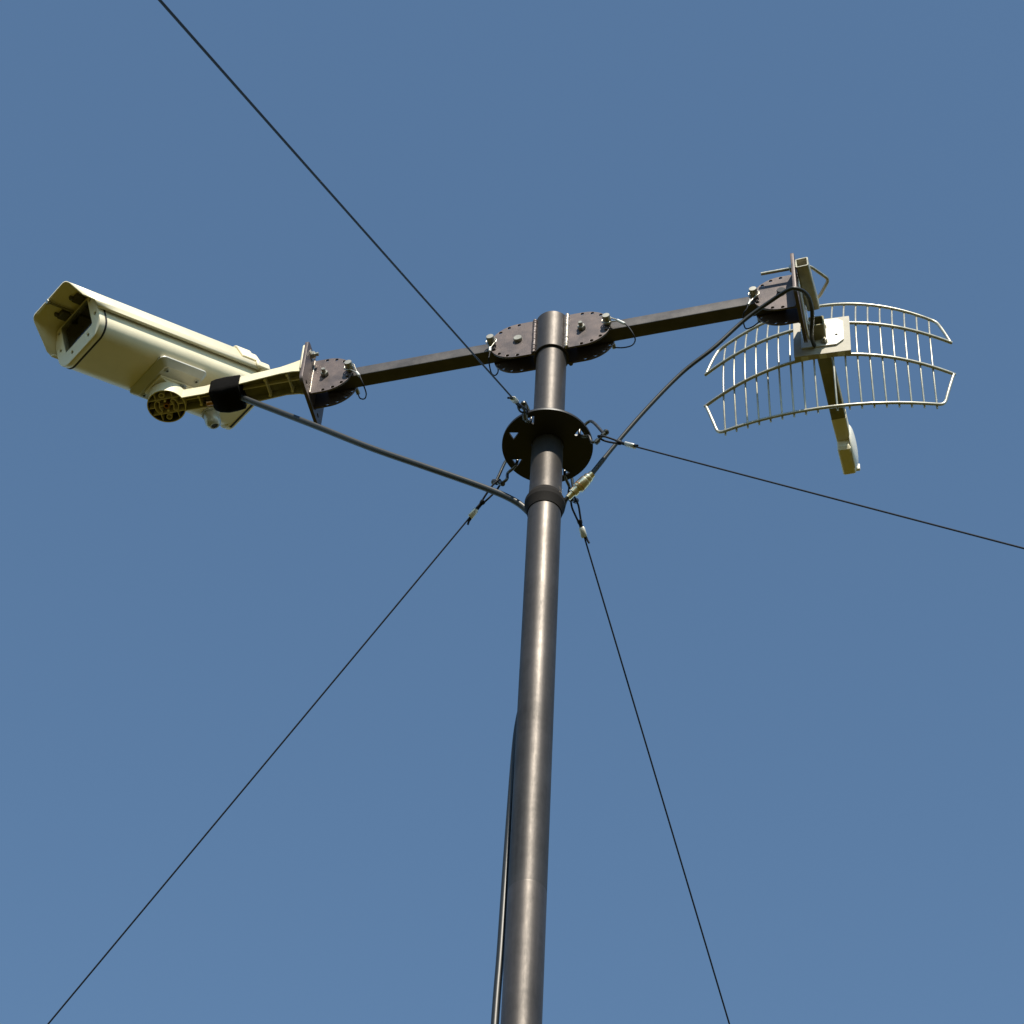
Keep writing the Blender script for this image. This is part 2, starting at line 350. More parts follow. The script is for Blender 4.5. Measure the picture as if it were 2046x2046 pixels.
locking_pin(-0.3434, 'locking pin with a wire ring through the hinge beside the camera bracket end plate', R(-38), ((-0.3290, -0.0245, 5.3680), (-0.3225, -0.0250, 5.3545)),
            [(-0.3185, -0.023, 5.3430), (-0.3159, -0.015, 5.3357), (-0.3169, 0.002, 5.3383), (-0.3238, 0.015, 5.3443), (-0.3345, 0.0215, 5.358), (-0.3428, 0.0290, 5.3850)])
locking_pin(0.3434, 'locking pin with a wire ring through the hinge next to the grid antenna clamp', R(-108), ((0.3375, -0.0240, 5.3690), (0.3330, -0.0225, 5.3600)),
            [(0.3300, -0.0205, 5.3520), (0.3240, -0.016, 5.3470), (0.3203, 0.005, 5.3504), (0.3222, 0.018, 5.3541), (0.3330, 0.0225, 5.3640), (0.3428, 0.0290, 5.3850)])

# ------------------------------------------------------------------ camera bracket
brk = thing('camera_bracket', 'cream cast bracket bolted to the arm end plate, carrying the CCTV housing', 'bracket', (-0.4172, 0, Z0-0.03))
rings = []
for x, yf, yr, zb, zt in ((-0.4225, -0.0255, 0.0275, 5.4000, 5.4400), (-0.4470, -0.0225, 0.0255, 5.4095, 5.4365), (-0.4700, -0.0205, 0.0250, 5.4125, 5.4330), (-0.5350, -0.0205, 0.0240, 5.4045, 5.4265), (-0.5900, -0.0150, 0.0190, 5.4045, 5.4290), (-0.6050, -0.0125, 0.0170, 5.4055, 5.4295), (-0.6480, -0.0125, 0.0160, 5.4060, 5.4300)):
    rings.append([(x, yf, zb), (x, yf, zt), (x, yr, zt), (x, yr, zb)])
rings = rings[::-1]
def fill_inner(rg, t=0.0022):
    out = []
    for q in rg:
        (x, yf, zb), (_, _, zt), (_, yr, _), _ = q
        out.append([(x, yf, zb), (x, yf, zt), (x, yr, zt), (x, yr, zb), (x, yr-t, zb), (x, yr-t, zt-t), (x, yf+t, zt-t), (x, yf+t, zb)])
    return out
MB().loft(fill_inner(rings)).build('arm_shell', 'creamd', brk, 30, bevel=0.0007)
MB().loft([[(x, yf+0.0026, zb+0.0006), (x, yf+0.0026, zt-0.0026), (x, yr-0.0026, zt-0.0026), (x, yr-0.0026, zb+0.0006)] for (x, yf, zb), (_, _, zt), (_, yr, _), _ in rings], caps=False, closed=False).build('arm_cavity', 'arm_shade', brk, 30)  # darker lining, with the hollow's shade put into its colour
b = MB(); b.box(-0.4230, -0.4172, -0.0500, 0.0500, Z0-0.018, Z0+0.0535); b.build('wall_flange', 'creamd', brk, 30, bevel=0.004, seg=3)
MB().box(-0.645, -0.424, -0.0005, 0.0015, 5.4165, 5.4250).build('rib', 'creamd', brk)
for x, y0, y1, zz in ((-0.458, -0.0185, 0.0228, 5.4135), (-0.497, -0.0180, 0.0220, 5.4110), (-0.617, -0.0100, 0.0140, 5.4090)):
    MB().box(x-0.001, x+0.001, y0, y1, zz, 5.4250).build('rib', 'creamd', brk)
    for y in (y0+0.004, y1-0.004): MB().cyl((x, y, zz-0.0015), (x, y, 5.4250), 0.0026, 12).build('boss', 'creamd', brk)
DX, DY, DZ = -0.676, 0.0, 5.4065
pad = MB().lathe((DX, DY, DZ), (0, 0, 1), [(0.0318, 0), (0.0335, 0), (0.0335, 0.0245), (0.0325, 0.0255), (0.0, 0.0255)], 48, caps=False).build('round_pad', 'creamd', brk, 30)
MB().lathe((DX, DY, DZ), (0, 0, 1), [(0.0318, 0.0002), (0.0318, 0.0238), (0.0, 0.0238)], 48, caps=False).build('pad_cavity', 'pad_shade', pad, 30)  # near-black lining paints the shade of the deep recess
def ribline(y, t=0.0009):
    x = math.sqrt(0.0320**2-y*y); return MB().box(DX-x, DX+x, DY+y-t/2, DY+y+t/2, DZ+0.0008, DZ+0.0240)
for y in (-0.0145, 0.0145): ribline(y).build('rib', 'creamd', pad)
for x in (-0.0150, 0.0150):
    for sy in (-1, 1):
        y1 = math.sqrt(0.0320**2-x*x); MB().box(DX+x-0.00045, DX+x+0.00045, *sorted((DY+sy*0.0145, DY+sy*y1)), DZ+0.0012, DZ+0.0240).build('rib', 'creamd', pad)
for y in (-0.0225, 0.0225): MB().wall(circ(DX-0.002, DY+y, 0.0046, 20), 0.0010, DZ+0.0004, DZ+0.0240).build('ring_boss', 'creamd', pad)
def kidney(sx):
    pts = [(DX+sx*0.0150+sx*0.0055*math.cos(R(a))*(-1), DY+0.0) for a in (0,)]
    out = []; r0, r1, a1 = 0.0125, 0.0205, 30
    for a in range(-a1, a1+1, 6): out.append((r1*math.cos(R(a)), r1*math.sin(R(a))))
    for k in range(1, 6): a = R(a1)+PI*k/6; out.append(((r0+r1)/2*math.cos(R(a1))+(r1-r0)/2*math.cos(a), (r0+r1)/2*math.sin(R(a1))+(r1-r0)/2*math.sin(a)))
    for a in range(a1, -a1-1, -6): out.append((r0*math.cos(R(a)), r0*math.sin(R(a))))
    for k in range(1, 6): a = R(-a1)+PI+PI*k/6; out.append(((r0+r1)/2*math.cos(R(a1))+(r1-r0)/2*math.cos(a), -(r0+r1)/2*math.sin(R(a1))+(r1-r0)/2*math.sin(a)))
    return [(DX+sx*x, DY+y) for x, y in out]
for sx in (-1, 1): MB().wall(kidney(sx), 0.0010, DZ+0.0003, DZ+0.0240).build('slot_wall', 'creamd', pad)
for sx in (-1, 1):
    MB().box(*sorted((DX+sx*0.0045, DX+sx*0.0125)), DY-0.0006, DY+0.0006, DZ+0.003, DZ+0.0240).build('rib', 'creamd', pad)
    MB().box(*sorted((DX+sx*0.0205, DX+sx*0.0308)), DY-0.0006, DY+0.0006, DZ+0.001, DZ+0.0240).build('rib', 'creamd', pad)
for y in (-0.010, 0.010): MB().cyl((DX, DY+y, DZ+0.001), (DX, DY+y, DZ+0.0240), 0.0020, 12).build('boss', 'creamd', pad)
MB().wall(circ(DX, DY, 0.0042, 20), 0.0018, DZ+0.001, DZ+0.0240).build('brass_insert', 'brass', pad)
# flange bolts seen on the hinge side of the end plate
for sy in (-1, 1):
    for sz in (1,):
        b = MB(); p = (-0.4108, sy*0.034, Z0+sz*0.041)
        b.lathe(p, (1, 0, 0), [(0.0095, 0), (0.0095, 0.0012)], 24); hexnut(b, (p[0]+0.0012, p[1], p[2]), (1, 0, 0), 0.0115, 0.006)
        b.cyl((p[0]-0.012, p[1], p[2]), (p[0]+0.013, p[1], p[2]), 0.0034, 14); b.build('flange_bolt', 'zinc', brk, 30)

# ------------------------------------------------------------------ the CCTV housing
HY, HP = R(-52.56), R(21.65)
W = Vector((math.cos(HY), math.sin(HY), 0)); L0 = Vector((-math.sin(HY), math.cos(HY), 0))
L = L0*math.cos(HP)+Vector((0, 0, 1))*math.sin(HP); H = Vector((0, 0, 1))*math.cos(HP)-L0*math.sin(HP)
O = Vector((-0.7383, 2.5841, 5.3951))
HM = Matrix(((W.x, L.x, H.x, O.x), (W.y, L.y, H.y, O.y), (W.z, L.z, H.z, O.z), (0, 0, 0, 1)))
cctv = frame_thing('cctv_camera', 'cream weatherproof CCTV camera housing with sunshield and dark front window, tilted downwards', 'camera', HM)
BW, BH, BR = 0.0605, 0.0900, 0.027
def under(hw, h, r, n=10, b0=0.0):
    sl_ = lambda b: min(hw, 0.0607-0.3*(b-0.055)); pts = [(-sl_(h), h), (-hw, 0.0560)]
    pts += [(-hw+r-r*math.cos(R(90*k/n)), b0+r-r*math.sin(R(90*k/n))) for k in range(n+1)]
    pts += [(hw-r+r*math.sin(R(90*k/n)), b0+r-r*math.cos(R(90*k/n))) for k in range(n+1)]
    return pts+[(hw, 0.0560), (sl_(h), h)]
c_body = (0.0150, 0.3440)
pr = under(BW, BH, BR); pi = under(BW-0.0025, BH-0.0025, BR-0.002, b0=0.0025)
body = MB().loft([[(a, c, b) for a, b in pr] for c in c_body], caps=False)
body.loft([[(a, c, b) for a, b in pi] for c in (c_body[0], c_body[1]-0.004)], caps=False)
ob = body.build('body', 'cream', cctv, 30)
MB().loft([[(a, 0.3400+c, b) for a, b in pi] for c in (0, 0.002)]).build('bulkhead', 'dark_inside', cctv)
# bezel with its window opening
out = under(BW+0.0008, 0.0880, 0.027); gx, g0, g1 = 0.0388, 0.0276, 0.0857
holed([(a, b) for a, b in out], [rrect(-gx, gx, g0, g1, 0.004)]+[circ(sx*x, z, 0.0030, 12) for sx in (-1, 1) for x, z in ((0.0235, 0.0150), (0.0510, 0.0420), (0.0458, 0.0790))], 0.0120, ((0, 0.0062, 0), (1, 0, 0), (0, 0, 1)), 'front_bezel', 'cream', cctv, bevel=0.0016)
for sx in (-1, 1):
    for x, z in ((0.0235, 0.0150), (0.0510, 0.0420), (0.0458, 0.0790)): MB().cyl((sx*x, 0.003, z), (sx*x, 0.010, z), 0.00305, 12).build('screw', 'screw', cctv)
go = under(BW+0.0014, 0.0885, 0.0276, b0=-0.0006); gi = under(BW-0.006, 0.0840, 0.024, b0=0.006)
holed(go, [gi], 0.0028, ((0, 0.0136, 0), (1, 0, 0), (0, 0, 1)), 'gasket', 'gasket', cctv, bevel=0.0003)
MB().loft([[(a, c, b) for a, b in rrect(-gx-0.0015, gx+0.0015, g0-0.0015, g1+0.0010, 0.004)] for c in (0.0014, 0.0034)]).build('window', 'glass', cctv)
MB().loft([[(a, c, b) for a, b in rrect(-gx+0.0008, gx-0.0008, g0+0.0008, g1-0.0008, 0.004)] for c in (0.0036, 0.0150)], caps=False).build('window_seal', 'gasket', cctv)
li = MB(); li.loft([[(a*k, c, b) for a, b in [(-0.050, 0.012), (0.050, 0.012), (0.050, 0.0868), (-0.050, 0.0868)]] for c, k in ((0.0152, 1), (0.0154, 0.98), (0.12, 0.98))], caps=False)
li.add([(-0.049, 0.12, 0.012), (0.049, 0.12, 0.012), (0.049, 0.12, 0.0868), (-0.049, 0.12, 0.0868)], [(0, 1, 2, 3)]); li.build('interior_shade_box', 'dark_inside', cctv)  # added dark box; its colour stands in for shade on cream inner walls
ln = MB().lathe((0.004, 0.118, 0.050), (0, -1, 0), [(0.022, 0), (0.022, 0.045), (0.019, 0.047), (0.019, 0.078), (0.0165, 0.080), (0.015, 0.080), (0.013, 0.070), (0.0, 0.068)], 28, caps=False).build('lens', 'lens', cctv, 30)
MB().box(-0.030, 0.036, 0.060, 0.117, 0.016, 0.026).build('lens_mount', 'grey', cctv)
# sunshield: a folded roof with a visor
SK, TW, HT, VIS = 0.0425, 0.0510, 0.1010, -0.0480
half = [(0.0645, SK), (0.0702, SK), (0.0704, SK+0.0040), (0.0712, 0.0525), (0.0615, 0.0665)] + [tuple(p) for p in fillet([(0.0615, 0.0665), (TW, HT), (0.0, HT)], [0, 0.011, 0], 8)][1:-1]
prof = half + [(-a, b) for a, b in half[::-1]]
def cfront(b):
    ks = [(SK, -0.0040), (0.0525, -0.0120), (0.0665, -0.0265), (HT, VIS)]
    for (b0, c0), (b1, c1) in zip(ks, ks[1:]):
        if b <= b1: return c0+(c1-c0)*max(0, (b-b0)/(b1-b0))
    return VIS
def cf(i):
    return cfront(prof[i][1])
sh = MB().loft([[(a, (cf(i) if t == 0 else 0.02+t*(0.3440-0.02)), b) for i, (a, b) in enumerate(prof)] for t in (0, 0.05, 1)], caps=False, closed=False)
sunshield = sh.build('sunshield', 'cream', cctv, 30, solid=0.0020)
# hardware under the visor
MB().cyl((-0.004, -0.0462, HT-0.0052), (-0.004, 0.004, HT-0.0062), 0.0021, 12).build('visor_bolt', 'inner', cctv)
hexnut(MB(), (-0.004, -0.0500, HT-0.0052), (0, 1, 0), 0.0075, 0.005).build('visor_nut', 'zinc', cctv)
for a in (-0.026, 0.018):
    MB().box(a, a+0.018, -0.016, 0.002, 0.0895, HT-0.0028).build('visor_clip', 'clip', cctv, bevel=0.002)
    MB().box(a+0.002, a+0.007, -0.022, -0.015, 0.0905, HT-0.0028).build('visor_clip', 'clip', cctv, bevel=0.001)
# rear cap and latch
def grow(pts, d, cx=0, cy=0.05):
    return [(a+d*(1 if a > 0 else -1)*min(1, abs(a)/0.03), b+d*(1 if b > cy else -1)*min(1, abs(b-cy)/0.03)) for a, b in pts]
full = [tuple(p) for p in fillet([(-0.0605, 0.0), (0.0605, 0.0), (0.0610, 0.0405), (0.0720, 0.0412), (0.0726, 0.0530), (0.0630, 0.0670), (0.0525, 0.1020), (-0.0525, 0.1020), (-0.0630, 0.0670), (-0.0726, 0.0530), (-0.0720, 0.0412), (-0.0610, 0.0405)], [0.027, 0.027, 0, 0, 0, 0, 0.012, 0.012, 0, 0, 0, 0], 6, True)]
sc = lambda pts, k: [(a*k, 0.05+(b-0.05)*k) for a, b in pts]
MB().loft([[(a, 0.3440, b) for a, b in full], [(a, 0.3560, b) for a, b in full], [(a, 0.3587, b) for a, b in sc(full, 0.965)]]).build('rear_cap', 'cream', cctv, 30)
MB().box(-0.044, 0.020, 0.3490, 0.3530, -0.0006, 0.004).build('vent_slot', 'gasket', cctv)
lat = [(a, b) for a, b in grow(half, 0.0032) if b > 0.066]; lat = [(lat[0][0]+0.0015, 0.0655)]+lat+[(0.020, HT+0.0032), (0.020, HT+0.0005)] + [(a-0.0035, b-0.0030) for a, b in lat[::-1] if a > 0.0235]
MB().loft([[(a, c, b) for a, b in lat] for c in (0.3130, 0.3430)]).build('latch', 'cream', cctv, 30, bevel=0.0015)
MB().box(0.0690, 0.0750, 0.3330, 0.3620, 0.0410, 0.0560).build('hinge_lug', 'cream', cctv, bevel=0.003)
# adapter pad on the underside with its four screws
ad0 = rrect(-0.0500, 0.0530, 0.1310, 0.2300, 0.010); ad1 = rrect(-0.0410, 0.0420, 0.1440, 0.2240, 0.006)
MB().loft([[(a, c, 0.0006) for a, c in ad0], [(a, c, -0.0020) for a, c in ad0], [(a, c, -0.0113) for a, c in ad1]]).build('adapter_pad', 'padgrey', cctv, 30, bevel=0.0008)
for a, c in ((0.0335, 0.1530), (0.0335, 0.2150), (-0.0345, 0.1530), (-0.0345, 0.2150)):
    s_ = MB().lathe((a, c, -0.0113), (0, 0, -1), [(0.0046, 0), (0.0046, 0.0012), (0.0038, 0.0018)], 16).build('screw', 'grey', cctv)
    MB().cyl((a, c, -0.0128), (a, c, -0.0136), 0.0022, 8).build('socket', 'screw', s_)
# cable gland
gl = MB().lathe((-0.0300, 0.2960, 0.0008), (0, 0.10, -1), [(0.0160, 0), (0.0160, 0.0035), (0.0135, 0.004), (0.0135, 0.0100), (0.0142, 0.0105), (0.0142, 0.0210), (0.0120, 0.0270), (0.0085, 0.0300), (0.0062, 0.0300), (0.0062, 0.020), (0.0, 0.020)], 24, caps=False).build('cable_gland', 'grey', cctv, 30)
MB().lathe((-0.0300, 0.2960, 0.0008), (0, 0.10, -1), [(0.0061, 0.0292), (0.0, 0.0292)], 16, caps=False).build('gland_hole', 'gasket', gl)

# tilt hinge between pad and housing (moves with the bracket)
inv = HM.inverted()
def h2a(p): return (FR.inverted() @ HM) @ Vector(p)
MB().lathe((DX, DY, DZ+0.0256), (0, 0, 1), [(0.0260, 0), (0.0260, 0.006), (0.0235, 0.009)], 36).build('swivel_base', 'creamd', brk, 30)
up_b = []
Rw = (FR.inverted() @ HM).to_3x3()
wv = (Rw @ Vector((1, 0, 0))).normalized()
dv = Vector((0, 0, 1)).cross(wv).normalized()         # horizontal, towards the rear of the housing
cb = Vector((DX, DY, DZ+0.0335))
bot = [cb+wv*a+dv*c for a, c in ((-0.0200, -0.0170), (0.0190, -0.0170), (0.0190, 0.0200), (-0.0200, 0.0200))]
top = [h2a((a, c, -0.0160)) for a, c in ((-0.0250, 0.1500), (0.0195, 0.1500), (0.0195, 0.2300), (-0.0250, 0.2300))]
MB().loft([[p-Vector((0, 0, 0.002)) for p in bot], top]).build('tilt_block', 'creamd', brk, 20, bevel=0.0012)
tp = [[h2a((a, c, b)) for a, c in ((-0.0270, 0.1480), (0.0212, 0.1480), (0.0212, 0.2330), (-0.0270, 0.2330))] for b in (-0.0114, -0.0162)]
MB().loft(tp).build('tilt_plate', 'creamd', brk, 20, bevel=0.001)
nb = MB(); pn = cb+wv*0.0215+dv*0.010+Vector((0, 0, 0.004)); hexnut(nb, pn, wv, 0.0125, 0.006); nb.lathe(pn, wv, [(0.0036, 0.005), (0.0036, 0.010)], 12); nb.build('tilt_bolt', 'zinc', brk, 30)

# ------------------------------------------------------------------ hook-and-loop strap and camera cable
def ring(x, y0, y1, z0, z1, r, j=0.0):
    rnd = random.Random(int(-x*1e4)); return [(x+rnd.uniform(-1, 1)*j, y+rnd.uniform(-1, 1)*j*0.5, z+rnd.uniform(-1, 1)*j*0.5) for y, z in rrect(y0, y1, z0, z1, r, 4)]
st = MB().loft([ring(-0.5950, -0.0165, 0.0215, 5.3995, 5.4345, 0.006), ring(-0.5935, -0.0185, 0.0230, 5.3970, 5.4360, 0.008, 0.0008), ring(-0.5850, -0.0215, 0.0265, 5.3920, 5.4375, 0.010, 0.0010),
                ring(-0.5700, -0.0232, 0.0290, 5.3890, 5.4360, 0.010, 0.0010), ring(-0.5560, -0.0238, 0.0290, 5.3905, 5.4345, 0.010, 0.0008), ring(-0.5420, -0.0240, 0.0280, 5.3925, 5.4325, 0.009, 0.0008), ring(-0.5405, -0.0228, 0.0265, 5.3945, 5.4310, 0.008)])
strap = st.build('cable_strap', 'velcro', None, 60); strap.matrix_world = FR; tag(strap, 'black hook-and-loop strap wrapped round the cream camera bracket', 'strap')
cp = [(-0.590, 0.004, 5.4080), (-0.562, 0.004, 5.4030), (-0.5440, 0.003, 5.3975), (-0.5335, 0.001, 5.3875), (-0.5215, 0, 5.3755), (-0.4643, 0, 5.3254), (-0.3929, 0, 5.2623), (-0.2963, 0.003, 5.1790), (-0.2042, 0.008, 5.1086), (-0.1160, 0.016, 5.0448), (-0.0641, 0.022, 5.0041), (-0.0360, 0.030, 4.9740), (-0.018, 0.0365, 4.935),
      (-0.010, 0.0365, 4.86), (-0.008, 0.0340, 4.75), (-0.013, 0.0325, 4.64), (-0.0240, 0.0315, 4.5463), (-0.0312, 0.0288, 4.4811), (-0.0340, 0.027, 4.4166), (-0.0354, 0.0245, 4.2942), (-0.0362, 0.022, 4.1685), (-0.0370, 0.020, 4.0292), (-0.0392, 0.020, 3.9087), (-0.042, 0.02, 3.6), (-0.046, 0.02, 3.0), (-0.040, 0.02, 2.0), (-0.036, 0.02, 1.0), (-0.06, 0.02, 0.2), (-0.16, 0.02, 0.0055), (-0.6, 0.3, 0.0055)]
cc = thing('camera_cable', 'thick black cable sagging from the camera bracket to the mast and running down behind it', 'cable', cp[0])
MB().sweep(spline(cp, 10), 0.0052, 14).build('cable', 'cable', cc, 60)
MB().lathe((-0.6055, 0.006, 5.4015), (1, 0, 0), [(0.0030, 0), (0.0044, 0.001), (0.0044, 0.016)], 14).build('cable_end', 'brass', cc)

# ------------------------------------------------------------------ antenna cable and its connector
ap = [(0.066, 0.012, 5.0093), (0.1139, 0.002, 5.0775), (0.163, -0.006, 5.1437), (0.22, -0.015, 5.2095), (0.2729, -0.024, 5.2499), (0.3265, -0.033, 5.3009), (0.3762, -0.047, 5.3241), (0.4039, -0.06, 5.3243), (0.4150, -0.0625, 5.3215), (0.4265, -0.053, 5.3245), (0.4330, -0.036, 5.3300)] + [(0.4342, -0.012, 5.3354), (0.4315, 0.010, 5.3375), (0.4262, 0.034, 5.3400), (0.4235, 0.055, 5.3490), (0.4235, 0.070, 5.3580), (0.4245, 0.083, 5.3650)]
co = [(0.0252, 0.034, 4.9740), (0.0338, 0.022, 4.9839), (0.0393, 0.020, 4.9868), (0.0545, 0.016, 5.0070), (0.0627, 0.014, 5.0135)]
ac = thing('antenna_cable', 'thin black coaxial cable looping over the antenna clamp, with a shiny connector at the mast', 'cable', co[0])
c0 = Vector(ap[0]); c1 = Vector((0.0300, 0.0230, 4.9790)); dd = (c1-c0).normalized()
MB().sweep(spline([c0+dd*0.004]+ap, 8), 0.0036, 12, rf=lambda t: 0.0040 if t < 0.09 else 0.0034).build('cable', 'cable', ac, 60)
k = MB().lathe(c0, dd, [(0.0038, -0.007), (0.0058, -0.0068), (0.0060, 0.0), (0.0079, 0.0002), (0.0082, 0.0010), (0.0082, 0.0055), (0.0074, 0.0058), (0.0074, 0.0070), (0.0091, 0.0072), (0.0094, 0.0082), (0.0094, 0.0255), (0.0090, 0.0262), (0.0066, 0.0266), (0.0066, 0.0300), (0.0078, 0.0302), (0.0078, 0.0370), (0.0052, 0.0374), (0.0052, 0.0480), (0.0042, 0.0485)], 28).build('connector', 'nickel', ac, 30)
MB().lathe(c0, dd, [(0.0093, 0.0205), (0.0097, 0.0208), (0.0097, 0.0222), (0.0093, 0.0226)], 28).build('connector_ring', 'brass', k)
pe = c0+dd*0.048
MB().sweep(spline([pe-dd*0.003, pe+dd*0.006, (0.0190, 0.0335, 4.9640), (0.0120, 0.0365, 4.945), (0.008, 0.0370, 4.90), (0.010, 0.0320, 4.6), (0.010, 0.0300, 4.0), (0.010, 0.0300, 2.0), (0.010, 0.0300, 0.35), (0.02, 0.05, 0.05), (0.06, 0.2, 0.0042), (0.2, 0.6, 0.0042)], 8), 0.0036, 12).build('tail', 'cable', ac, 60)

# ------------------------------------------------------------------ antenna clamp on the arm end plate
cl = thing('antenna_clamp', 'galvanised square tube and bent u-bolt clamped to the antenna arm end plate', 'clamp', (0.4172, 0, Z0-0.04))
def sqtube(x0, x1, y0, y1, z0, z1, t, r=0.003, rot=None):
    o = rrect(x0, x1, z0, z1, r, 4); i = rrect(x0+t, x1-t, z0+t, z1-t, max(r-t, 0.0008), 4); mb = MB()
    mb.loft([[(a, y1-0.0, b) for a, b in i], [(a, y0, b) for a, b in i], [(a, y0, b) for a, b in o], [(a, y1, b) for a, b in o], [(a, y1, b) for a, b in i]], caps=False)
    return mb
tb = sqtube(-0.0105, 0.0105, -0.0520, 0.0360, -0.0125, 0.0125, 0.0021)
q = R(-2.6); tb.v = [(0.4310+x*math.cos(q)-y*math.sin(q), x*math.sin(q)+y*math.cos(q), 5.4130+z) for x, y, z in tb.v]
tb.build('square_tube', 'tubez', cl, 30)
sp = fillet([(-0.030, 0.042), (-0.030, -0.012), (0.030, -0.052), (0.056, -0.044), (0.074, -0.015), (0.070, 0.020), (0.042, 0.040)], 0.020, 6, True)
holed([tuple(p) for p in sp], [circ(-0.004, 0.02, 0.004), circ(0.045, -0.02, 0.004)], 0.0028, ((0.4186, 0, Z0), (0, 1, 0), (0, 0, 1)), 'side_plate', 'galv', cl)
ub = [(0.3586, -0.0325, 5.4305), (0.4380, -0.0325, 5.4305), (0.4630, -0.0015, 5.4305), (0.4630, 0.0045, 5.4305), (0.4420, 0.0345, 5.4305), (0.3800, 0.0345, 5.4305)]
MB().sweep(fillet(ub, [0, 0.010, 0.006, 0.006, 0.010, 0], 6), 0.0029, 12).build('u_bolt', 'zinc', cl, 60)
for y in (-0.0325, 0.0345): hexnut(MB(), (0.4108, y, 5.4305), (-1, 0, 0), 0.0115, 0.005).build('nut', 'zinc', cl, 30)
for y, z in ((0.020, 5.4080), (0.042, 5.3680)):
    b = MB(); b.lathe((0.4200, y, z), (1, 0, 0), [(0.008, 0), (0.008, 0.0012)], 20); hexnut(b, (0.4212, y, z), (1, 0, 0), 0.011, 0.0055); b.build('clamp_bolt', 'zinc', cl, 30)

# ------------------------------------------------------------------ grid antenna
AM = FR @ Matrix.Translation((0.4375, 0.0880, 5.3909)) @ Matrix.Rotation(PSI-R(14.46), 4, 'Z') @ Matrix.Rotation(R(2.0), 4, 'X') @ Matrix.Rotation(R(1.83), 4, 'Y')
ant = frame_thing('grid_antenna', 'parabolic wire grid antenna with a cream feed arm pointing away behind the mast', 'antenna', AM)
FO, H1, H2, WW, BOW = 0.1509, 0.1429, 0.0445, 0.2058, 0.776
def surf(a, b, dy=0.0): return Vector((a, (a*a+b*b)/(4*FO)+dy, b))
def rodpath(pl):
    out = []
    for (a0, b0), (a1, b1) in zip(pl, pl[1:]):
        n = max(2, int(math.hypot(a1-a0, b1-b0)/0.012))
        out += [surf(a0+(a1-a0)*k/n, b0+(b1-b0)*k/n) for k in range(n)]
    return out+[surf(*pl[-1])]
for s in (1, -1):
    ou = [tuple(p) for p in fillet([(-WW, s*H2)]+[(a, s*(H1-BOW*a*a)) for a in [0.186*(-1+2*k/18) for k in range(19)]]+[(WW, s*H2)], [0, 0.016]+[0]*17+[0.016, 0], 6)]
    MB().sweep(rodpath(ou), 0.0027, 10).build('outer_rod', 'rod', ant, 60)
    MB().sweep(rodpath([(-WW-0.002, s*H2), (WW+0.002, s*H2)]), 0.0029, 10).build('inner_rod', 'rod', ant, 60)
for k in range(9):
    a0 = 0.0158+0.0197*k; hb = H1-BOW*a0*a0+0.0040; wm = None
    for s in (-1, 1):
        if wm is None:
            mb = MB().sweep([Vector((0, b*b/(4*FO)+0.0042, b)) for b in [(-1+2*i/26)*hb for i in range(27)]], 0.0016, 8)
            for b in (-H2, H2, -hb+0.0040, hb-0.0040):
                mb.lathe((0, b*b/(4*FO), b), (0, 1, 0), [(0.0021, 0.0), (0.0024, 0.0022), (0.0020, 0.0044), (0.0012, 0.0058)], 8)
            o = mb.build('grid_wire', 'rod', ant, 60); wm = o.data
        else:
            o = bpy.data.objects.new('grid_wire', wm); COL.objects.link(o); o.parent = ant
        o.location = (s*a0, a0*a0/(4*FO), 0)
holed(rrect(-0.0470, 0.0465, -0.0475, 0.0480, 0.002, 2), [circ(0.024, -0.004, 0.0022)], 0.0022, ((0, -0.0040, 0), (1, 0, 0), (0, 0, 1)), 'centre_plate', 'plate_grey', ant)
for z in (-0.0470, 0.0475):
    MB().box(-0.0465, 0.0460, -0.0050, 0.0045, z-0.0009, z+0.0009).build('plate_lip', 'plate_grey', ant)
    for a in (-0.03, 0.0, 0.03): MB().box(a-0.006, a+0.006, -0.0035, 0.0050, *sorted((z*1.02, z*0.90))).build('rod_clamp', 'galv', ant)
fl = fillet([(-0.034, -0.030), (0.024, -0.030), (0.036, -0.018), (0.036, 0.032), (0.026, 0.042), (-0.034, 0.042)], 0.002, 3, True)
holed([tuple(p) for p in fl], [circ(0.024, -0.004, 0.0024)], 0.0028, ((0, -0.0068, 0), (1, 0, 0), (0, 0, 1)), 'mount_flange', 'galv', ant)
sqtube(-0.0178, 0.0075, -0.0380, -0.0082, -0.0125, 0.0125, 0.0022).build('mount_stub', 'inner', ant, 30)
for a, z in ((0.0035, 0.0215), (0.0045, -0.0205), (-0.020, 0.030)):
    b = MB(); b.lathe((a, -0.0082, z), (0, -1, 0), [(0.0062, 0), (0.0062, 0.001)], 18); hexnut(b, (a, -0.0092, z), (0, -1, 0), 0.0085, 0.005); b.cyl((a, -0.009, z), (a, -0.017, z), 0.0022, 10); b.build('flange_bolt', 'zinc', ant, 30)
# feed
fa = R(-3.0)
def frot(mb): mb.v = [(x*math.cos(fa)-y*math.sin(fa)-0.0025, x*math.sin(fa)+y*math.cos(fa), z) for x, y, z in mb.v]; return mb
def taper(ys): return MB().loft([[(a, y, b) for a, b in rrect(-w, w, -h, h, 0.002, 3)] for y, w, h in ys])
frot(taper([(-0.003, 0.0118, 0.0125), (0.160, 0.0122, 0.0125)])).build('feed_arm', 'inner', ant, 30)
fs = frot(taper([(0.1595, 0.0127, 0.0130), (0.2105, 0.0118, 0.0125)])).build('feed_sleeve', 'cream', ant, 30)
fh = frot(MB().loft([[(a, y, b) for a, b in rrect(-0.0118+dx, 0.0112-dx, -0.0345+dz, 0.0345-dz, 0.004, 4)] for y, dx, dz in ((0.2060, 0.002, 0.006), (0.2095, 0.0, 0.0005), (0.2120, 0, 0), (0.2625, 0, 0), (0.2640, 0.001, 0.001))])).build('feed_horn', 'cream', ant, 30)
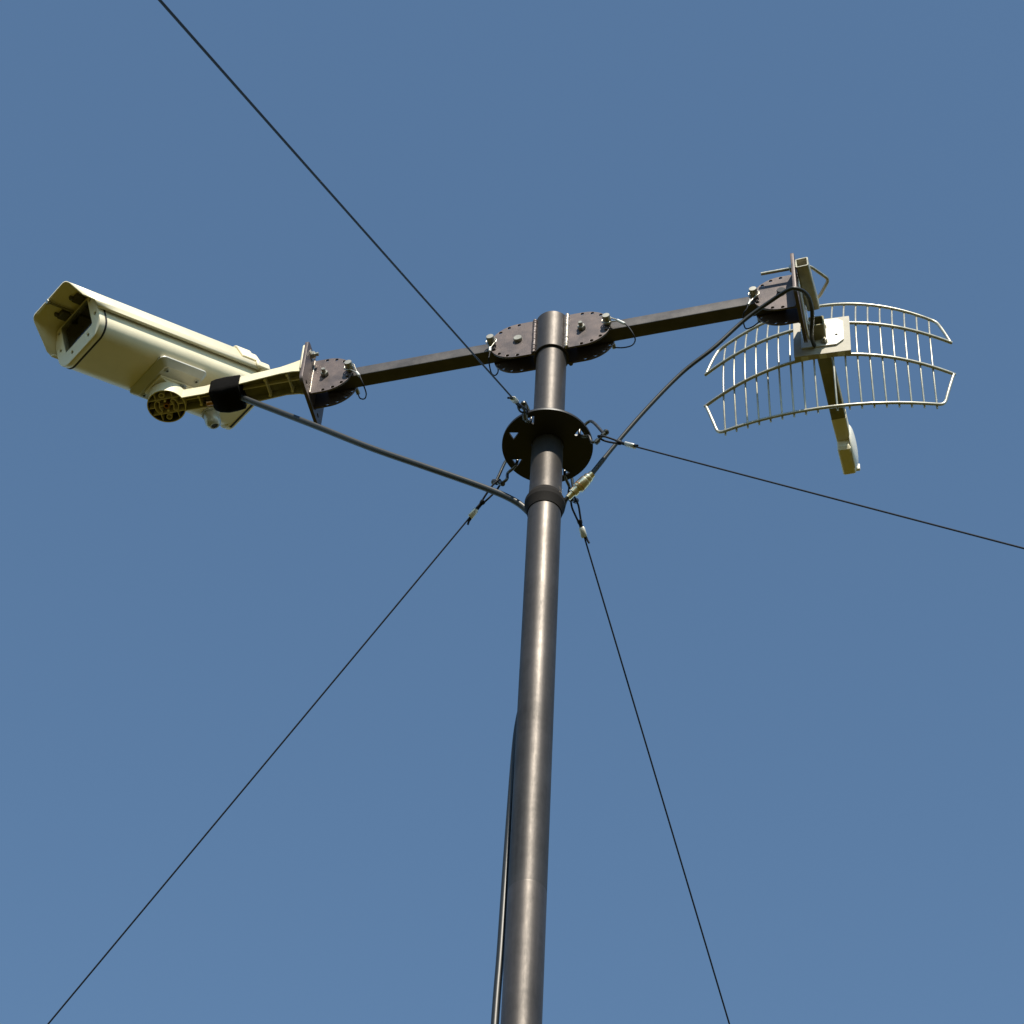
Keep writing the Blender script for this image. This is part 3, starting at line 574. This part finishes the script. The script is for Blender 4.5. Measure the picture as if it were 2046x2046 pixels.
dm = MB(); rg = []
for k in range(9):
    t = k/8*PI/2; rg.append([(0.0108+0.0070*math.sin(t), 0.2340+0.0390*math.cos(t)*math.cos(2*PI*j/28), 0.0380*math.cos(t)*math.sin(2*PI*j/28)) for j in range(28)])
frot(dm.loft(rg)).build('feed_cover', 'white', ant, 40)
frot(MB().box(0.010, 0.0175, 0.2610, 0.2665, -0.026, -0.012)).build('feed_tab', 'white', ant, bevel=0.001)

# ------------------------------------------------------------------ guy wires and their shackles
GL = [('long black steel guy wire passing overhead towards the photographer beside the camera arm', 'steel shackle on the guy plate holding the wire that passes overhead', 0.066, 0.118, 0.158, 0.030),
      ('black steel guy wire passing behind the thick sagging camera cable down to the ground', 'steel shackle on the guy plate behind the black camera cable', 0.047, 0.088, 0.104, 0.017),
      ('black steel guy wire leaving below the shiny cable connector and running steeply to the ground', 'steel shackle on the guy plate behind the shiny cable connector', 0.047, 0.083, 0.093, 0.017),
      ('black steel guy wire crossing the thin antenna cable and running out past the antenna', 'steel shackle on the guy plate whose bow stands clear beside the antenna cable', 0.052, 0.097, 0.113, 0.022)]
for (ha, wa), (lab, slab, s_sh, s_lk, s_f, fl_) in zip(GUY, GL):
    hp = Vector((0.0575*math.cos(R(ha)), 0.0575*math.sin(R(ha)), ZD+0.0025))
    d = Vector((math.cos(R(wa)), math.sin(R(wa)), -1)).normalized()
    rad = Vector((math.cos(R(ha)), math.sin(R(ha)), 0)); upv = Vector((0, 0, 1))
    side = d.cross(upv).normalized(); nrm = side.cross(d).normalized()
    e = hp + d*s_sh
    sk_ = thing('shackle', slab, 'shackle', tuple(hp), 'shackles through the guy plate')
    # bow: through the hole, over the rim and out to the pin
    th_ = 0.0075
    bow = [e + nrm*0.0085, e - d*0.010 + nrm*0.0125, hp + rad*0.020 + upv*0.0170, hp + rad*0.006 + upv*0.0125, hp - rad*0.0005 + upv*0.006, hp - upv*0.006, hp + rad*0.006 - upv*0.0150, hp + rad*0.016 - upv*0.0210, e - d*0.010 - nrm*0.0125, e - nrm*0.0085]
    MB().sweep(spline(bow, 6), 0.0025, 10).build('bow', 'shackle', sk_, 60)
    b = MB(); b.cyl(e - nrm*0.0135, e + nrm*0.0125, 0.0023, 12); b.lathe(e + nrm*0.0105, nrm, [(0.002, 0), (0.0046, 0.001), (0.0050, 0.0035), (0.0034, 0.006)], 14); b.lathe(e - nrm*0.0125, nrm, [(0.0042, 0), (0.0042, 0.007)], 14); b.lathe(e + nrm*0.0045, nrm, [(0.0042, 0), (0.0042, 0.006)], 14)
    b.build('shackle_pin', 'shackle', sk_, 40)
    gw = thing('guy_wire', lab, 'guy wire', tuple(hp + d*(hp.z/-d.z)), 'guy wires holding the mast')
    f0 = hp + d*s_f
    # eye loop: two strands from the shackle pin to the ferrule, pinched by a seizing
    eye = [f0 - side*0.0016, hp + d*(s_lk+0.004) - side*0.0016, hp + d*(s_lk-0.012) - side*0.0040, e + d*0.010 - side*0.0055, e - d*0.0036 - side*0.0030, e - d*0.0046, e - d*0.0036 + side*0.0030, e + d*0.010 + side*0.0055, hp + d*(s_lk-0.012) + side*0.0040, hp + d*(s_lk+0.004) + side*0.0016, f0 + side*0.0016]
    MB().sweep(spline(eye, 5), 0.0016, 8).build('eye_loop', 'wire', gw, 60)
    MB().lathe(hp + d*(s_lk-0.003), d, [(0.0022, 0), (0.0044, 0.0015), (0.0040, 0.006), (0.0024, 0.0078)], 10).build('seizing', 'wire', gw, 40)
    mb = MB(); rg = []
    for t, k in ((0, 0.8), (0.0012, 1), (fl_-0.0012, 1), (fl_, 0.8)):
        rg.append([f0 + d*t + side*0.0052*k*math.cos(2*PI*j/20) + nrm*0.0031*k*math.sin(2*PI*j/20) for j in range(20)])
    mb.loft(rg).build('ferrule', 'galv', gw, 40)
    MB().sweep([f0 + d*(fl_-0.002) + side*0.0026, f0 + d*(fl_+0.006) + side*0.0034, f0 + d*(fl_+0.011) + side*0.0052 - nrm*0.001], 0.0017, 8).build('wire_tail', 'wire', gw, 60)
    tot = (hp.z-0.02)/-d.z
    pts = []
    for k in range(61):
        t = k/60; s_ = s_f+fl_-0.003 + (tot-s_f-fl_)*t
        pts.append(hp + d*s_ - Vector((0, 0, 1))*0.012*4*t*(1-t))
    MB().sweep(pts, 0.0013, 8).build("wire", 'wire', gw, 60)
    g_ = hp + d*tot
    MB().cyl(g_ + Vector((0, 0, 0.06)) - rad*0.01, g_ - Vector((0, 0, 0.30)) + rad*0.0, 0.009, 12).build('ground_stake', 'dark', gw)
